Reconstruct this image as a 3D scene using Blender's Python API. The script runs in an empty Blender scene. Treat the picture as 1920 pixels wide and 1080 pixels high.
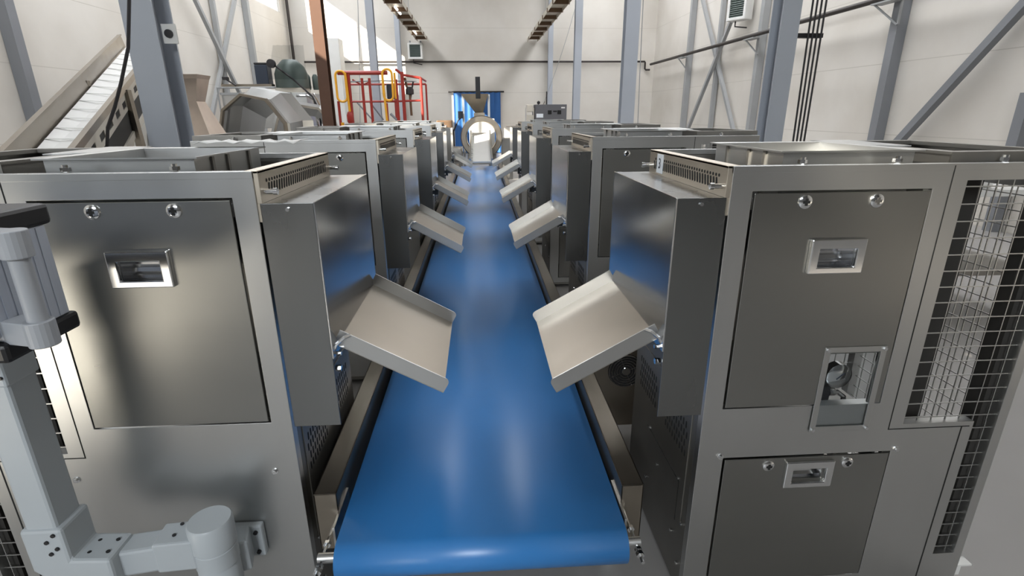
import bpy, bmesh, math, random
from mathutils import Vector, Matrix
random.seed(7)
sc = bpy.context.scene
PI = math.pi

# ------------------------------------------------------------------ camera
CAM_PITCH, CAM_YAW, CAM_ROLL, CAM_F = math.radians(18.461), math.radians(3.3485), math.radians(-.3843), 983.4
F = Vector((math.sin(CAM_YAW)*math.cos(CAM_PITCH), math.cos(CAM_YAW)*math.cos(CAM_PITCH), -math.sin(CAM_PITCH)))
R0 = Vector((math.cos(CAM_YAW), -math.sin(CAM_YAW), 0)); U0 = R0.cross(F)
RR = R0*math.cos(CAM_ROLL)+U0*math.sin(CAM_ROLL); UU = U0*math.cos(CAM_ROLL)-R0*math.sin(CAM_ROLL)
cd = bpy.data.cameras.new('camera'); cam = bpy.data.objects.new('camera', cd); sc.collection.objects.link(cam)
cd.sensor_width = 36; cd.lens = CAM_F/1920*36; cd.clip_start = .05; cd.clip_end = 200
m = Matrix((RR, UU, -F)).transposed().to_4x4(); m.translation = (0, 0, 1.55); cam.matrix_world = m
sc.camera = cam

# ------------------------------------------------------------------ world, sun, lights, exposure
sc.view_settings.view_transform = 'Standard'; sc.view_settings.look = 'None'
sc.view_settings.gamma = 1; sc.view_settings.use_curve_mapping = False
sc.view_settings.exposure = 0.1
w = bpy.data.worlds.new('sky'); sc.world = w; w.use_nodes = True
w.node_tree.nodes['Background'].inputs[0].default_value = (.80, .90, 1, 1)
w.node_tree.nodes['Background'].inputs[1].default_value = 1.6
SUN_DIR = Vector((1, .8, -.70)).normalized()
sd = bpy.data.lights.new('sun', 'SUN'); sd.energy = 22; sd.angle = math.radians(.6); sd.color = (1, .90, .76)
sun = bpy.data.objects.new('sun', sd); sc.collection.objects.link(sun)
sun.rotation_euler = SUN_DIR.to_track_quat('-Z', 'Y').to_euler(); sun.location = (-10, -8, 12)
def area(name, loc, d, sx, sy, e, col=(1, 1, 1)):
    l = bpy.data.lights.new(name, 'AREA'); l.shape = 'RECTANGLE'; l.size = sx; l.size_y = sy; l.energy = e; l.color = col
    o = bpy.data.objects.new(name, l); sc.collection.objects.link(o); o.location = loc
    o.rotation_euler = Vector(d).to_track_quat('-Z', 'Y').to_euler(); return o
# added fill lights for unseen roof strips and a high window behind camera
for i, x in enumerate((-4.6, 4.6)):
    area('roof_fill_light', (x, 12.5, 7.35), (0, 0, -1), 1.6, 17, 560, (.97, .98, 1))
area('front_fill_light', (-1.7, -6.85, 5.0), (-.05, 1, -.4), 3.0, 1.8, 420, (.93, .97, 1))  # added fill that brightens the machine fronts

# ------------------------------------------------------------------ materials
def newmat(name):
    mt = bpy.data.materials.new(name); mt.use_nodes = True
    return mt, mt.node_tree.nodes, mt.node_tree.links, mt.node_tree.nodes['Principled BSDF']
def mat(name, col, rough=.5, metal=0., var=0., scale=4., stretch=(1, 1, 1), rvar=0., bump=0., spec=.5, alpha=1):
    mt, N, L, P = newmat(name)
    P.inputs['Base Color'].default_value = (*col, 1); P.inputs['Roughness'].default_value = rough
    P.inputs['Metallic'].default_value = metal; P.inputs['Specular IOR Level'].default_value = spec
    if var or rvar or bump:
        tc = N.new('ShaderNodeTexCoord'); mp = N.new('ShaderNodeMapping'); mp.inputs['Scale'].default_value = stretch
        nz = N.new('ShaderNodeTexNoise'); nz.inputs['Scale'].default_value = scale; nz.inputs['Detail'].default_value = 5
        L.new(tc.outputs['Object'], mp.inputs[0]); L.new(mp.outputs[0], nz.inputs['Vector'])
        if var:
            mr = N.new('ShaderNodeMapRange'); mr.inputs[1].default_value = .2; mr.inputs[2].default_value = .8
            mr.inputs[3].default_value = 1-var; mr.inputs[4].default_value = 1+var
            L.new(nz.outputs[0], mr.inputs[0])
            vm = N.new('ShaderNodeVectorMath'); vm.operation = 'SCALE'; vm.inputs[0].default_value = col
            L.new(mr.outputs[0], vm.inputs['Scale']); L.new(vm.outputs[0], P.inputs['Base Color'])
        if rvar:
            mr = N.new('ShaderNodeMapRange'); mr.inputs[1].default_value = .2; mr.inputs[2].default_value = .8
            mr.inputs[3].default_value = rough-rvar; mr.inputs[4].default_value = rough+rvar
            L.new(nz.outputs[0], mr.inputs[0]); L.new(mr.outputs[0], P.inputs['Roughness'])
        if bump:
            b = N.new('ShaderNodeBump'); b.inputs['Strength'].default_value = bump; b.inputs['Distance'].default_value = .01
            L.new(nz.outputs[0], b.inputs['Height']); L.new(b.outputs[0], P.inputs['Normal'])
    return mt
M = {}
M['steel'] = mat('brushed_steel', (.58, .585, .58), .34, 1, .07, 3, (1, 1, .25), .06)
M['door'] = mat('door_steel', (.33, .33, .315), .30, 1, .06, 3, (.3, 1, 1), .05)
M['boxsteel'] = mat('box_steel', (.24, .245, .245), .28, 1, .06, 3, (1, 1, .3), .05)  # darker copy of the steel; dim reflections put into the colour
M['mirror'] = mat('polished_steel', (.62, .63, .65), .16, 1, .05, 5, (1, 1, .4), .05)
M['satin'] = mat('satin_steel', (.30, .265, .22), .38, 1, .10, 7, (1, 1, 1), .08)
M['strip'] = mat('warm_lit_steel', (.62, .56, .47), .40, 1, .05, 6, (1, .3, 1), .05)  # warm reflected sunlight put into the strip colour
M['chrome'] = mat('chrome', (.80, .81, .82), .12, 1)
M['dsteel'] = mat('dull_steel', (.30, .29, .27), .48, 1, .10, 5)
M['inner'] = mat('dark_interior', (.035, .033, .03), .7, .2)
M['black'] = mat('black_slot', (.008, .008, .008), .8)
M['rubber'] = mat('black_plastic', (.012, .012, .014), .45)
M['belt'] = mat('blue_belt', (.028, .215, .58), .36, 0, .10, 2.2, (1, .6, 1), .06, 0, .5)
_p = M['belt'].node_tree.nodes['Principled BSDF']; _p.inputs['Coat Weight'].default_value = .7; _p.inputs['Coat Roughness'].default_value = .42; _p.inputs['Coat IOR'].default_value = 1.6
M['wall'] = None
M['colblue'] = mat('blue_grey_paint', (.40, .43, .48), .45, 0, .05, 1.5)
M['colbrown'] = mat('brown_primer', (.10, .048, .028), .5, .2, .12, 3)
M['post'] = mat('grey_steel_paint', (.22, .23, .25), .5, .2, .07, 2)
M['postl'] = mat('light_grey_paint', (.33, .34, .345), .5, .1, .07, 2)
M['pipe'] = mat('dark_pipe', (.045, .038, .035), .5, .4)
M['cable'] = mat('black_cable', (.015, .013, .014), .6)
M['arm'] = mat('arm_grey_paint', (.44, .48, .51), .38, 0, .03, 6)
M['alu'] = mat('anodised_grey', (.46, .50, .58), .42, .1, .04, 30, (8, 8, .3))
M['handle'] = mat('grey_plastic', (.36, .38, .41), .42)
M['red'] = mat('red_paint', (.34, .03, .02), .42, 0, .15, 4)
M['yellow'] = mat('yellow_paint', (.85, .42, .03), .42, 0, .10, 4)
M['white'] = mat('white_plastic', (.72, .72, .70), .45, 0, .04, 4)
M['cream'] = mat('cream_steel', (.62, .58, .50), .5, .2, .06, 3)
M['curtain'] = mat('blue_curtain', (.02, .11, .33), .6, 0, .15, 3, (5, 5, .4))
M['green'] = mat('motor_green', (.08, .105, .095), .45, .2, .12, 4)
M['navy'] = mat('navy_box', (.02, .03, .05), .5)
M['copper'] = mat('warm_steel', (.66, .56, .48), .36, .9, .1, 4)
M['paper'] = mat('sticker_paper', (.80, .85, .90), .5)
M['ink'] = mat('ink', (.02, .03, .05), .6)
M['cabinet'] = mat('cabinet_grey', (.13, .13, .14), .5, .3, .06, 4)
M['motor'] = mat('brown_motor', (.16, .10, .06), .5, .4, .12, 8)
M['winframe'] = mat('window_frame', (.7, .7, .7), .5)
# acrylic / thin glass
def glass(name, col=(1, 1, 1), gl=.12):
    mt, N, L, P = newmat(name)
    tr = N.new('ShaderNodeBsdfTransparent'); tr.inputs[0].default_value = (*col, 1)
    g = N.new('ShaderNodeBsdfGlossy'); g.inputs['Roughness'].default_value = .05
    fr = N.new('ShaderNodeFresnel'); fr.inputs[0].default_value = 1.45
    mx = N.new('ShaderNodeMixShader'); fac = N.new('ShaderNodeMath'); fac.operation = 'MULTIPLY'; ge = N.new('ShaderNodeNewGeometry'); iv = N.new('ShaderNodeMath'); iv.operation = 'SUBTRACT'; iv.inputs[0].default_value = 1
    L.new(ge.outputs['Backfacing'], iv.inputs[1]); L.new(fr.outputs[0], fac.inputs[0]); L.new(iv.outputs[0], fac.inputs[1]); L.new(fac.outputs[0], mx.inputs[0]); L.new(tr.outputs[0], mx.inputs[1]); L.new(g.outputs[0], mx.inputs[2])
    L.new(mx.outputs[0], N['Material Output'].inputs[0]); return mt
M['acrylic'] = glass('clear_acrylic', (.9, .92, .93))
M['film'] = glass('plastic_film', (.75, .76, .76))
M['glass'] = glass('window_glass', (.97, .98, .98))
# glowing sheet for the invented roof strips, added to light the hall
def emit(name, col, s):
    mt, N, L, P = newmat(name)
    P.inputs['Base Color'].default_value = (*col, 1); P.inputs['Emission Color'].default_value = (*col, 1); P.inputs['Emission Strength'].default_value = s
    return mt
M['roofsheet'] = emit('glowing_roof_sheet', (.9, .93, 1), 1.6)
M['tube'] = emit('lamp_tube', (1, .95, .88), 2.5)
# sandwich panel wall: cream sheet with faint joints every 1.15 m
def wallmat():
    mt, N, L, P = newmat('cream_wall_panel')
    P.inputs['Roughness'].default_value = .55
    tc = N.new('ShaderNodeTexCoord'); sp = N.new('ShaderNodeSeparateXYZ'); L.new(tc.outputs['Object'], sp.inputs[0])
    a = N.new('ShaderNodeMath'); a.operation = 'DIVIDE'; a.inputs[1].default_value = 1.15; L.new(sp.outputs[2], a.inputs[0])
    b = N.new('ShaderNodeMath'); b.operation = 'FRACT'; L.new(a.outputs[0], b.inputs[0])
    c = N.new('ShaderNodeMath'); c.operation = 'LESS_THAN'; c.inputs[1].default_value = .012; L.new(b.outputs[0], c.inputs[0])
    nz = N.new('ShaderNodeTexNoise'); nz.inputs['Scale'].default_value = .7; nz.inputs['Detail'].default_value = 6; L.new(tc.outputs['Object'], nz.inputs['Vector'])
    cr = N.new('ShaderNodeValToRGB'); cr.color_ramp.elements[0].color = (.60, .565, .51, 1); cr.color_ramp.elements[1].color = (.68, .65, .60, 1)
    cr.color_ramp.elements[0].position = .35; cr.color_ramp.elements[1].position = .65; L.new(nz.outputs[0], cr.inputs[0])
    mx = N.new('ShaderNodeMix'); mx.data_type = 'RGBA'; L.new(c.outputs[0], mx.inputs[0]); L.new(cr.outputs[0], mx.inputs[6]); mx.inputs[7].default_value = (.53, .50, .45, 1)
    L.new(mx.outputs[2], P.inputs['Base Color']); return mt
M['wall'] = wallmat()
M['floor'] = mat('concrete_floor', (.30, .29, .28), .45, 0, .14, 1.2, (1, 1, 1), .08, .05)
M['ceiling'] = mat('ceiling_sheet', (.46, .45, .43), .7)
M['dwall'] = mat('grey_wall_sheet', (.16, .16, .16), .6)  # unseen wall behind the camera, darkened to dim the steel reflections

# ------------------------------------------------------------------ mesh builder
class MB:
    def __init__(s, sx=1): s.v = []; s.f = []; s.sx = sx
    def add(s, vs, fs):
        n = len(s.v); s.v += [Vector((q[0]*s.sx, q[1], q[2])) for q in vs]; s.f += [[i+n for i in f] for f in fs]; return s
    def box(s, x0, x1, y0, y1, z0, z1):
        return s.add([(x0, y0, z0), (x1, y0, z0), (x1, y1, z0), (x0, y1, z0), (x0, y0, z1), (x1, y0, z1), (x1, y1, z1), (x0, y1, z1)],
                     [(0, 3, 2, 1), (4, 5, 6, 7), (0, 1, 5, 4), (1, 2, 6, 5), (2, 3, 7, 6), (3, 0, 4, 7)])
    def hexa(s, pts): # 8 points, bottom 4 then top 4
        return s.add(pts, [(0, 3, 2, 1), (4, 5, 6, 7), (0, 1, 5, 4), (1, 2, 6, 5), (2, 3, 7, 6), (3, 0, 4, 7)])
    def obox(s, a, b, w, h, up=(0, 0, 1)): # bar of section w x h from a to b
        a = Vector(a); b = Vector(b); d = (b-a).normalized(); u = Vector(up)
        if abs(d.dot(u)) > .97: u = Vector((0, 1, 0))
        r = d.cross(u).normalized(); u = r.cross(d)
        p = []
        for q in (a, b):
            p += [q-r*w/2-u*h/2, q+r*w/2-u*h/2, q+r*w/2+u*h/2, q-r*w/2+u*h/2]
        return s.add(p, [(0, 3, 2, 1), (4, 5, 6, 7), (0, 1, 5, 4), (1, 2, 6, 5), (2, 3, 7, 6), (3, 0, 4, 7)])
    def cyl(s, a, b, r, n=16, r2=None, cap=True):
        a = Vector(a); b = Vector(b); r2 = r if r2 is None else r2; d = (b-a).normalized()
        u = Vector((0, 0, 1)) if abs(d.z) < .9 else Vector((1, 0, 0)); x = d.cross(u).normalized(); y = d.cross(x)
        p = []; 
        for q, rr in ((a, r), (b, r2)):
            p += [q+(x*math.cos(2*PI*i/n)+y*math.sin(2*PI*i/n))*rr for i in range(n)]
        f = [(i, (i+1) % n, n+(i+1) % n, n+i) for i in range(n)]
        if cap: f += [tuple(range(n))[::-1], tuple(range(n, 2*n))]
        return s.add(p, f)
    def tube(s, pts, r, n=8, closed=False):
        pts = [Vector(p) for p in pts]; k = len(pts); P = []; px = None
        for i, p in enumerate(pts):
            if closed: d = pts[(i+1) % k]-pts[i-1]
            else: d = pts[min(i+1, k-1)]-pts[max(i-1, 0)]
            d.normalize()
            if px is None:
                u = Vector((0, 0, 1)) if abs(d.z) < .9 else Vector((1, 0, 0)); x = d.cross(u).normalized()
            else:
                x = (px-d*px.dot(d)).normalized()
            px = x; y = d.cross(x)
            P += [p+(x*math.cos(2*PI*j/n)+y*math.sin(2*PI*j/n))*r for j in range(n)]
        f = []
        for i in range(k if closed else k-1):
            a = i*n; b = ((i+1) % k)*n
            f += [(a+j, a+(j+1) % n, b+(j+1) % n, b+j) for j in range(n)]
        if not closed: f += [tuple(range(n))[::-1], tuple(range((k-1)*n, k*n))]
        return s.add(P, f)
    def lathe(s, prof, c, axis='Z', n=24):
        # prof: list of (r, h)
        c = Vector(c); P = []; f = []
        for r, h in prof:
            for i in range(n):
                a = 2*PI*i/n; q = (r*math.cos(a), r*math.sin(a), h)
                if axis == 'Y': q = (q[0], q[2], q[1])
                if axis == 'X': q = (q[2], q[0], q[1])
                P.append(c+Vector(q))
        for k in range(len(prof)-1):
            f += [(k*n+i, k*n+(i+1) % n, (k+1)*n+(i+1) % n, (k+1)*n+i) for i in range(n)]
        if prof[0] == prof[-1]: return s.add(P, f)
        if prof[0][0] > 1e-6: f.append(tuple(range(n))[::-1])
        if prof[-1][0] > 1e-6: f.append(tuple(range((len(prof)-1)*n, len(prof)*n)))
        return s.add(P, f)
    def prism(s, poly, h0, h1, plane='XZ'): # poly in 2D extruded along the third axis
        n = len(poly)
        def q(a, b, h): return {'XZ': (a, h, b), 'XY': (a, b, h), 'YZ': (h, a, b)}[plane]
        p = [q(a, b, h0) for a, b in poly]+[q(a, b, h1) for a, b in poly]
        f = [tuple(range(n))[::-1], tuple(range(n, 2*n))]+[(i, (i+1) % n, n+(i+1) % n, n+i) for i in range(n)]
        return s.add(p, f)
    def plate(s, x0, x1, z0, z1, y0, y1, holes, ax='Y'): # slab with rectangular holes (list of x0,x1,z0,z1); ax = thickness axis
        xs = sorted({x0, x1, *[min(max(h[i], x0), x1) for h in holes for i in (0, 1)]})
        zs = sorted({z0, z1, *[min(max(h[i], z0), z1) for h in holes for i in (2, 3)]})
        nx, nz = len(xs), len(zs)
        keep = {(i, j) for i in range(nx-1) for j in range(nz-1)
                if not any(h[0] < (xs[i]+xs[i+1])/2 < h[1] and h[2] < (zs[j]+zs[j+1])/2 < h[3] for h in holes)}
        def q(i, j, y): return {'Y': (xs[i], y, zs[j]), 'X': (y, xs[i], zs[j]), 'Z': (xs[i], zs[j], y)}[ax]
        used = {}; vs = []; fs = []
        def V(i, j, k):
            if (i, j, k) not in used: used[(i, j, k)] = len(vs); vs.append(q(i, j, (y0, y1)[k]))
            return used[(i, j, k)]
        for (i, j) in keep:
            for k in (0, 1): fs.append((V(i, j, k), V(i+1, j, k), V(i+1, j+1, k), V(i, j+1, k)))
            for di, dj, e in ((-1, 0, ((i, j), (i, j+1))), (1, 0, ((i+1, j), (i+1, j+1))), (0, -1, ((i, j), (i+1, j))), (0, 1, ((i, j+1), (i+1, j+1)))):
                if (i+di, j+dj) not in keep:
                    (a, b), (c, d) = e; fs.append((V(a, b, 0), V(c, d, 0), V(c, d, 1), V(a, b, 1)))
        return s.add(vs, fs)
    def build(s, name, m, parent=None, smooth=False, bevel=0):
        me = bpy.data.meshes.new(name); me.from_pydata([tuple(q) for q in s.v], [], s.f)
        bm = bmesh.new(); bm.from_mesh(me); bmesh.ops.recalc_face_normals(bm, faces=bm.faces)
        bm.to_mesh(me); bm.free()
        me.materials.append(M[m] if isinstance(m, str) else m)
        if smooth:
            me.polygons.foreach_set('use_smooth', [True]*len(me.polygons))
            me.set_sharp_from_angle(angle=math.radians(40))
        o = bpy.data.objects.new(name, me); sc.collection.objects.link(o)
        if parent is not None: o.parent = parent
        if bevel:
            b = o.modifiers.new('bevel', 'BEVEL'); b.width = bevel; b.segments = 2; b.limit_method = 'ANGLE'; b.angle_limit = math.radians(50)
        return o
def tag(o, label=None, cat=None, group=None, kind=None):
    if label: o['label'] = label
    if cat: o['category'] = cat
    if group: o['group'] = group
    if kind: o['kind'] = kind
    return o
def thing(name, loc, label, cat, group=None, rz=0):
    o = bpy.data.objects.new(name, None); o.empty_display_size = .1; sc.collection.objects.link(o); o.location = loc; o.rotation_euler = (0, 0, rz)
    return tag(o, label, cat, group)
def copy_tree(o, parent=None):
    c = o.copy(); sc.collection.objects.link(c)
    if parent is not None: c.parent = parent
    for ch in list(o.children): copy_tree(ch, c)
    return c
def struct(name, mb, m, **k): return tag(mb.build(name, m, **k), kind='structure')

# ------------------------------------------------------------------ the hall
XL, XR, YB, YF, ZT = -7.0, 6.95, 22.0, -7.0, 7.4
struct('floor', MB().box(XL-.2, XR+.2, YF-.2, YB+.2, -.2, 0), 'floor')
wins = [(-6.9, -3.4, 1.5, 3.35), (-5.4, -4.6, 6.85, 7.3), (1.0, 4.4, 5.45, 6.7), (6.6, 9.6, 5.45, 6.7), (13.2, 17.2, 5.45, 6.7), (18.3, 21.4, 5.0, 6.7)]  # first two openings invented to steer sun onto the floor
struct('wall_left', MB().plate(YF, YB, 0, ZT, XL-.2, XL, wins, 'X'), 'wall')
struct('wall_right', MB().box(XR, XR+.2, YF, YB, 0, ZT), 'wall')
struct('wall_back', MB().box(XL-.2, XR+.2, YB, YB+.2, 0, ZT), 'wall')
struct('wall_front', MB().plate(XL-.2, XR+.2, 0, ZT, YF-.2, YF, [(-3.3, -.1, 4.0, 6.0)]), 'dwall')  # opening added to go with the front fill light
sky = [(x-.8, x+.8, 4, 21) for x in (-4.6, 4.6)]
struct('ceiling', MB().plate(XL-.2, XR+.2, YF-.2, YB+.2, ZT, ZT+.15, sky, 'Z'), 'ceiling')
for i, (x0, x1, y0, y1) in enumerate(sky):
    struct('window_%d' % (i+1), MB().box(x0, x1, y0, y1, ZT+.05, ZT+.1), 'roofsheet')  # added glowing roof sheets, unseen from the camera
for i, (y0, y1, z0, z1) in enumerate(wins):
    b = MB()
    b.plate(y0, y1, z0, z1, XL-.12, XL-.06, [(y0+.05, (y0+y1)/2-.03, z0+.05, z1-.05), ((y0+y1)/2+.03, y1-.05, z0+.05, z1-.05)], 'X')
    fo = struct('window_%d' % (i+3), b, 'winframe')
    MB().box(XL-.1, XL-.094, y0+.03, y1-.03, z0+.03, z1-.03).build('pane', 'glass', fo)
# ------------------------------------------------------------------ columns, posts, braces
def hcol(x, y, m, label, wd=.26, d=.22):
    t = thing('steel_column', (x, y, 0), label, 'column', 'hall columns')
    b = MB().box(-wd/2, wd/2, -d/2, -d/2+.014, 0, ZT).box(-wd/2, wd/2, d/2-.014, d/2, 0, ZT).box(-.006, .006, -d/2+.014, d/2-.014, 0, ZT)
    b.box(-wd/2, wd/2, -d/2+.014, d/2-.014, 0.02, ZT-.02) if False else None
    b.build('column_shaft', m, t)
    MB().box(-wd/2-.06, wd/2+.06, -d/2-.06, d/2+.06, 0, .02).build('base_plate', m, t)
    return t
hcol(2.95, 5.4, 'colblue', 'blue-grey steel column right of the belt, nearest and widest on that side', .18, .20)
hcol(2.92, 10.8, 'colblue', 'blue-grey steel column second along the right side of the belt')
hcol(2.87, 16.2, 'colblue', 'blue-grey steel column third along the right side, behind the second', .2, .2)
hcol(2.80, 21.7, 'colblue', 'thin grey steel column standing against the back wall on the right', .18, .18)
hcol(-2.93, 5.4, 'colblue', 'blue-grey steel column on the left, in front of the octagonal drums', .27, .30)
hcol(-2.87, 10.8, 'colbrown', 'brown steel column on the left beside the red access platform', .2, .22)
hcol(-2.90, 16.2, 'colblue', 'blue-grey steel column rising behind the red access platform', .2, .2)
hcol(-2.93, 21.7, 'colblue', 'pale steel column against the back wall behind the wall heater', .18, .18)
def bar(name, a, b, w_, h_, m, label, cat, group=None):
    a = Vector(a); b = Vector(b)
    o = MB().obox((0, 0, 0), b-a, w_, h_, (1, 0, 0)).build(name, m); o.location = a
    return tag(o, label, cat, group)
for s_, X_, side in ((1, XR-.09, 'right'), (-1, XL+.09, 'left')):
    ys = [(4.6, 'nearest the camera'), (9.05, 'between the nearest column and the braced bay' if s_ > 0 else 'behind the inclined conveyor'),
          (13.5, 'at the near edge of the crossed braces'), (15.9, 'through the middle of the crossed braces'), (18.1, 'at the far edge of the crossed braces')]
    for y, d in ys[1:]:
        wd = .17 if y < 12 else (.16 if y < 15 or y > 17 else .11)
        bar('wall_post', (X_, y, 0), (X_, y, ZT), wd, wd, 'post' if y < 12 else 'postl', 'grey steel wall post on the %s wall %s' % (side, d), 'post', 'wall posts')
    xb = X_-s_*.03
    bar('cross_brace', (xb, 13.55, .1), (xb, 18.05, 5.6), .09, .09, 'postl', 'grey diagonal brace on the %s wall climbing away from the camera' % side, 'brace', 'crossed wall braces')
    bar('cross_brace', (xb-s_*.1, 18.05, .1), (xb-s_*.1, 13.55, 5.6), .09, .09, 'postl', 'grey diagonal brace on the %s wall climbing toward the camera' % side, 'brace', 'crossed wall braces')
bar('diagonal_brace', (XR-.15, 9.0, .45), (XR-.15, 5.3, 4.55), .11, .11, 'post', 'dark grey diagonal brace at far right running down to the wall post foot', 'brace')
bar('wall_post', (XR-.09, 6.55, 0), (XR-.09, 6.55, 1.75), .14, .14, 'post', 'short grey post on the right wall under the diagonal brace at the frame edge', 'post', 'wall posts')
# ------------------------------------------------------------------ pipes, cables, heaters, lamp trays
t = thing('wall_pipe', (XR-.32, 0, 3.28), 'long dark pipe running along the right wall on brackets', 'pipe')
b = MB().cyl((0, 3, 0), (0, 21.4, 0), .045, 10).build('pipe_run', 'pipe', t, True)
for y in (9.05, 13.5, 18.1):
    MB().obox((.12, y-.12, -.05), (.12, y-.12, -.42), .03, .03).obox((0, y+.35, -.06), (.12, y-.10, -.42), .025, .025).box(-.06, .14, y-.14, y+.36, -.075, -.05).build('pipe_bracket', 'postl', t)
o = MB().tube([(XL+.5, YB-.12, 3.42), (0, YB-.12, 3.42), (XR-.55, YB-.12, 3.42), (XR-.42, YB-.12, 3.42), (XR-.4, YB-.14, 3.38), (XR-.4, YB-.14, 3.16), (XR-.36, YB-.14, 3.12), (XR-.2, YB-.14, 3.12)], .035, 8).build('wall_pipe', 'pipe', None, True)
tag(o, 'thin dark pipe crossing the back wall with a small step down at the right corner', 'pipe')
o = MB().cyl((-6.85, 21.8, 3.35), (-6.85, 21.8, 7.3), .05, 10).build('drop_pipe', 'pipe', None, True); tag(o, 'vertical dark drain pipe in the left back corner', 'pipe')
def cable(name, pts, r, label, m='cable', group=None):
    o = MB().tube(pts, r, 6).build(name, m, None, True); return tag(o, label, 'cable', group)
def sag(a, b, n=16, amp=.05, ax=0):
    a = Vector(a); b = Vector(b); r = []
    for i in range(n+1):
        t_ = i/n; p = a.lerp(b, t_); p[ax] += amp*math.sin(t_*PI); r.append(p)
    return r
for k in range(4):
    dx = .045*k
    cable('hanging_cable', sag((3.19+dx*.7, 5.32, 0.02), (3.17+dx*.6, 5.42, 7.3), 14, .015*(k-1)), .009, ('leftmost', 'second', 'third', 'rightmost')[k]+' of the four black cables hanging beside the nearest right column', group='cable bundle by the column')
MB_ = MB().box(3.06, 3.34, 5.38, 5.44, 2.22, 2.26).build('cable_clamp', 'rubber'); tag(MB_, 'dark clamp bar holding the black cables beside the nearest right column', 'clamp')
cable('drooping_cable', [(x*.88, 4.4, max(.02, 1.55+(z-1.55)*.88)) for x, z in ((-2.80, 7.3), (-2.80, 3.4), (-2.83, 2.45), (-2.92, 2.09), (-3.04, 1.82), (-3.14, 1.62), (-3.24, 1.45), (-3.28, 1.30), (-3.28, .9), (-3.26, -.5))], .012, 'black cable drooping in front of the inclined conveyor')
cable('thin_wire', sag((-3.3, 15.5, 1.2), (-3.05, 16.0, 7.3), 12, .06), .010, 'thin grey wire hanging beside the column behind the red platform', 'postl')
cable('thin_wire', sag((3.15, 10.7, 1.0), (3.10, 10.8, 7.3), 12, -.03), .008, 'thin grey wire hanging down the second right column', 'postl')
cable('thin_wire', sag((2.3, 21.45, 1.3), (4.1, 21.45, 7.0), 12, .15), .010, 'thin grey wire slanting across the back wall to the control cabinet', 'postl')
cable('floor_wire', [(.95, 19, 1.1), (1.5, 19, 1.12), (2.0, 18.6, 1.5), (2.2, 18.3, 1.9)], .008, 'orange wire leading to the grey control cabinet', 'motor')
def heater(loc, rz, label):
    t = thing('wall_heater', loc, label, 'heater', None, rz)
    MB().plate(-.27, .27, 0, .56, -.30, .0, [(-.20, .20, .07, .50)]).build('casing', 'white', t, bevel=.015)
    b = MB()
    for i in range(9): b.obox((-.21, -.27, .09+i*.048), (.21, -.27, .09+i*.048), .05, .008, (0, 1, -.6))
    b.build('louvre', 'green', t)
    MB().box(-.2, .2, -.06, -.04, .07, .5).build('coil', 'inner', t)
    MB().tube([(-.1, -.14, 0), (-.1, -.14, -.12), (.1, -.14, -.16), (.22, -.1, -.18)], .018, 6).build('feed_hose', 'cable', t, True)
    MB().box(-.22, -.18, -.05, .06, .56, .66).box(.18, .22, -.05, .06, .56, .66).build('bracket', 'post', t)
heater((-2.32, YB-.02, 3.50), 0, 'white wall heater with dark louvre on the back wall, left of centre')
heater((XR-.2, 14.4, 3.72), -PI/2+.5, 'white wall heater with louvre high on the right wall above the pipe')
for x, side in ((-2.02, 'left'), (2.12, 'right')):
    t = thing('lamp_tray', (x, 0, 4.16), 'long steel lamp tray hanging over the %s row, ending at the back wall' % side, 'lamp tray', 'lamp trays')
    MB().box(-.20, .20, 8, 21.9, .05, .07).box(-.20, -.19, 8, 21.9, -.04, .05).box(.19, .20, 8, 21.9, -.04, .05).build('tray', 'cream', t)  # cream tone also carries light bounced onto the underside
    for k in range(12):
        MB().box(-.22, .22, 9+k*1.1, 9.05+k*1.1, -.05, .05).build('crossbar', 'motor', t)
    if x < 0:
        for y in (15.2, 19.2): MB().cyl((-.05, y, -.01), (-.05, y+1.0, -.01), .03, 10).build('lamp_tube', 'tube', t, True)
    for y in (9, 13.4, 17.8): MB().cyl((0, y, .07), (0, y, 3.2), .008, 6).build('hanger', 'postl', t)

# ------------------------------------------------------------------ packing machine (x = outward from the belt, y = depth, z = up)
D = .635; W = .94
def latch(s, u, z, v=-.006, parent=None):
    a = MB(s).lathe([(0, -.004), (.011, -.005), (.0175, -.001), (.019, .004)], (u, v, z), 'Y', 20).build('latch', 'chrome', parent, True)
    MB(s).box(u-.0035, u+.0035, v-.006, v-.002, z-.009, z+.009).box(u-.009, u+.009, v-.0058, v-.002, z-.0035, z+.0035).build('key_slot', 'black', a)
def handle(s, u, z, w_, h_, parent):
    y0 = -.014
    a = MB(s).plate(u-w_/2, u+w_/2, z-h_/2, z+h_/2, y0, -.002, [(u-w_/2+.024, u+w_/2-.024, z-h_/2+.018, z+h_/2-.026)]).build('handle', 'chrome', parent, bevel=.003)
    # curved cup behind the opening
    b = MB(s); n = 8; zc = z-.004; hh = h_/2-.022
    for i in range(n):
        a0 = -PI/2+PI*i/n; a1 = -PI/2+PI*(i+1)/n
        p = lambda t_, q: (q, -.002+.028*math.cos(t_), zc+hh*math.sin(t_))
        b.add([p(a0, u-w_/2+.02), p(a0, u+w_/2-.02), p(a1, u+w_/2-.02), p(a1, u-w_/2+.02)], [(0, 1, 2, 3)])
    for q in (u-w_/2+.02, u+w_/2-.02):
        pts = [(q, -.002+.028*math.cos(-PI/2+PI*i/n), zc+hh*math.sin(-PI/2+PI*i/n)) for i in range(n+1)]
        b.add(pts, [tuple(range(n+1))])
    b.build('cup', 'mirror', a, True)
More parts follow.
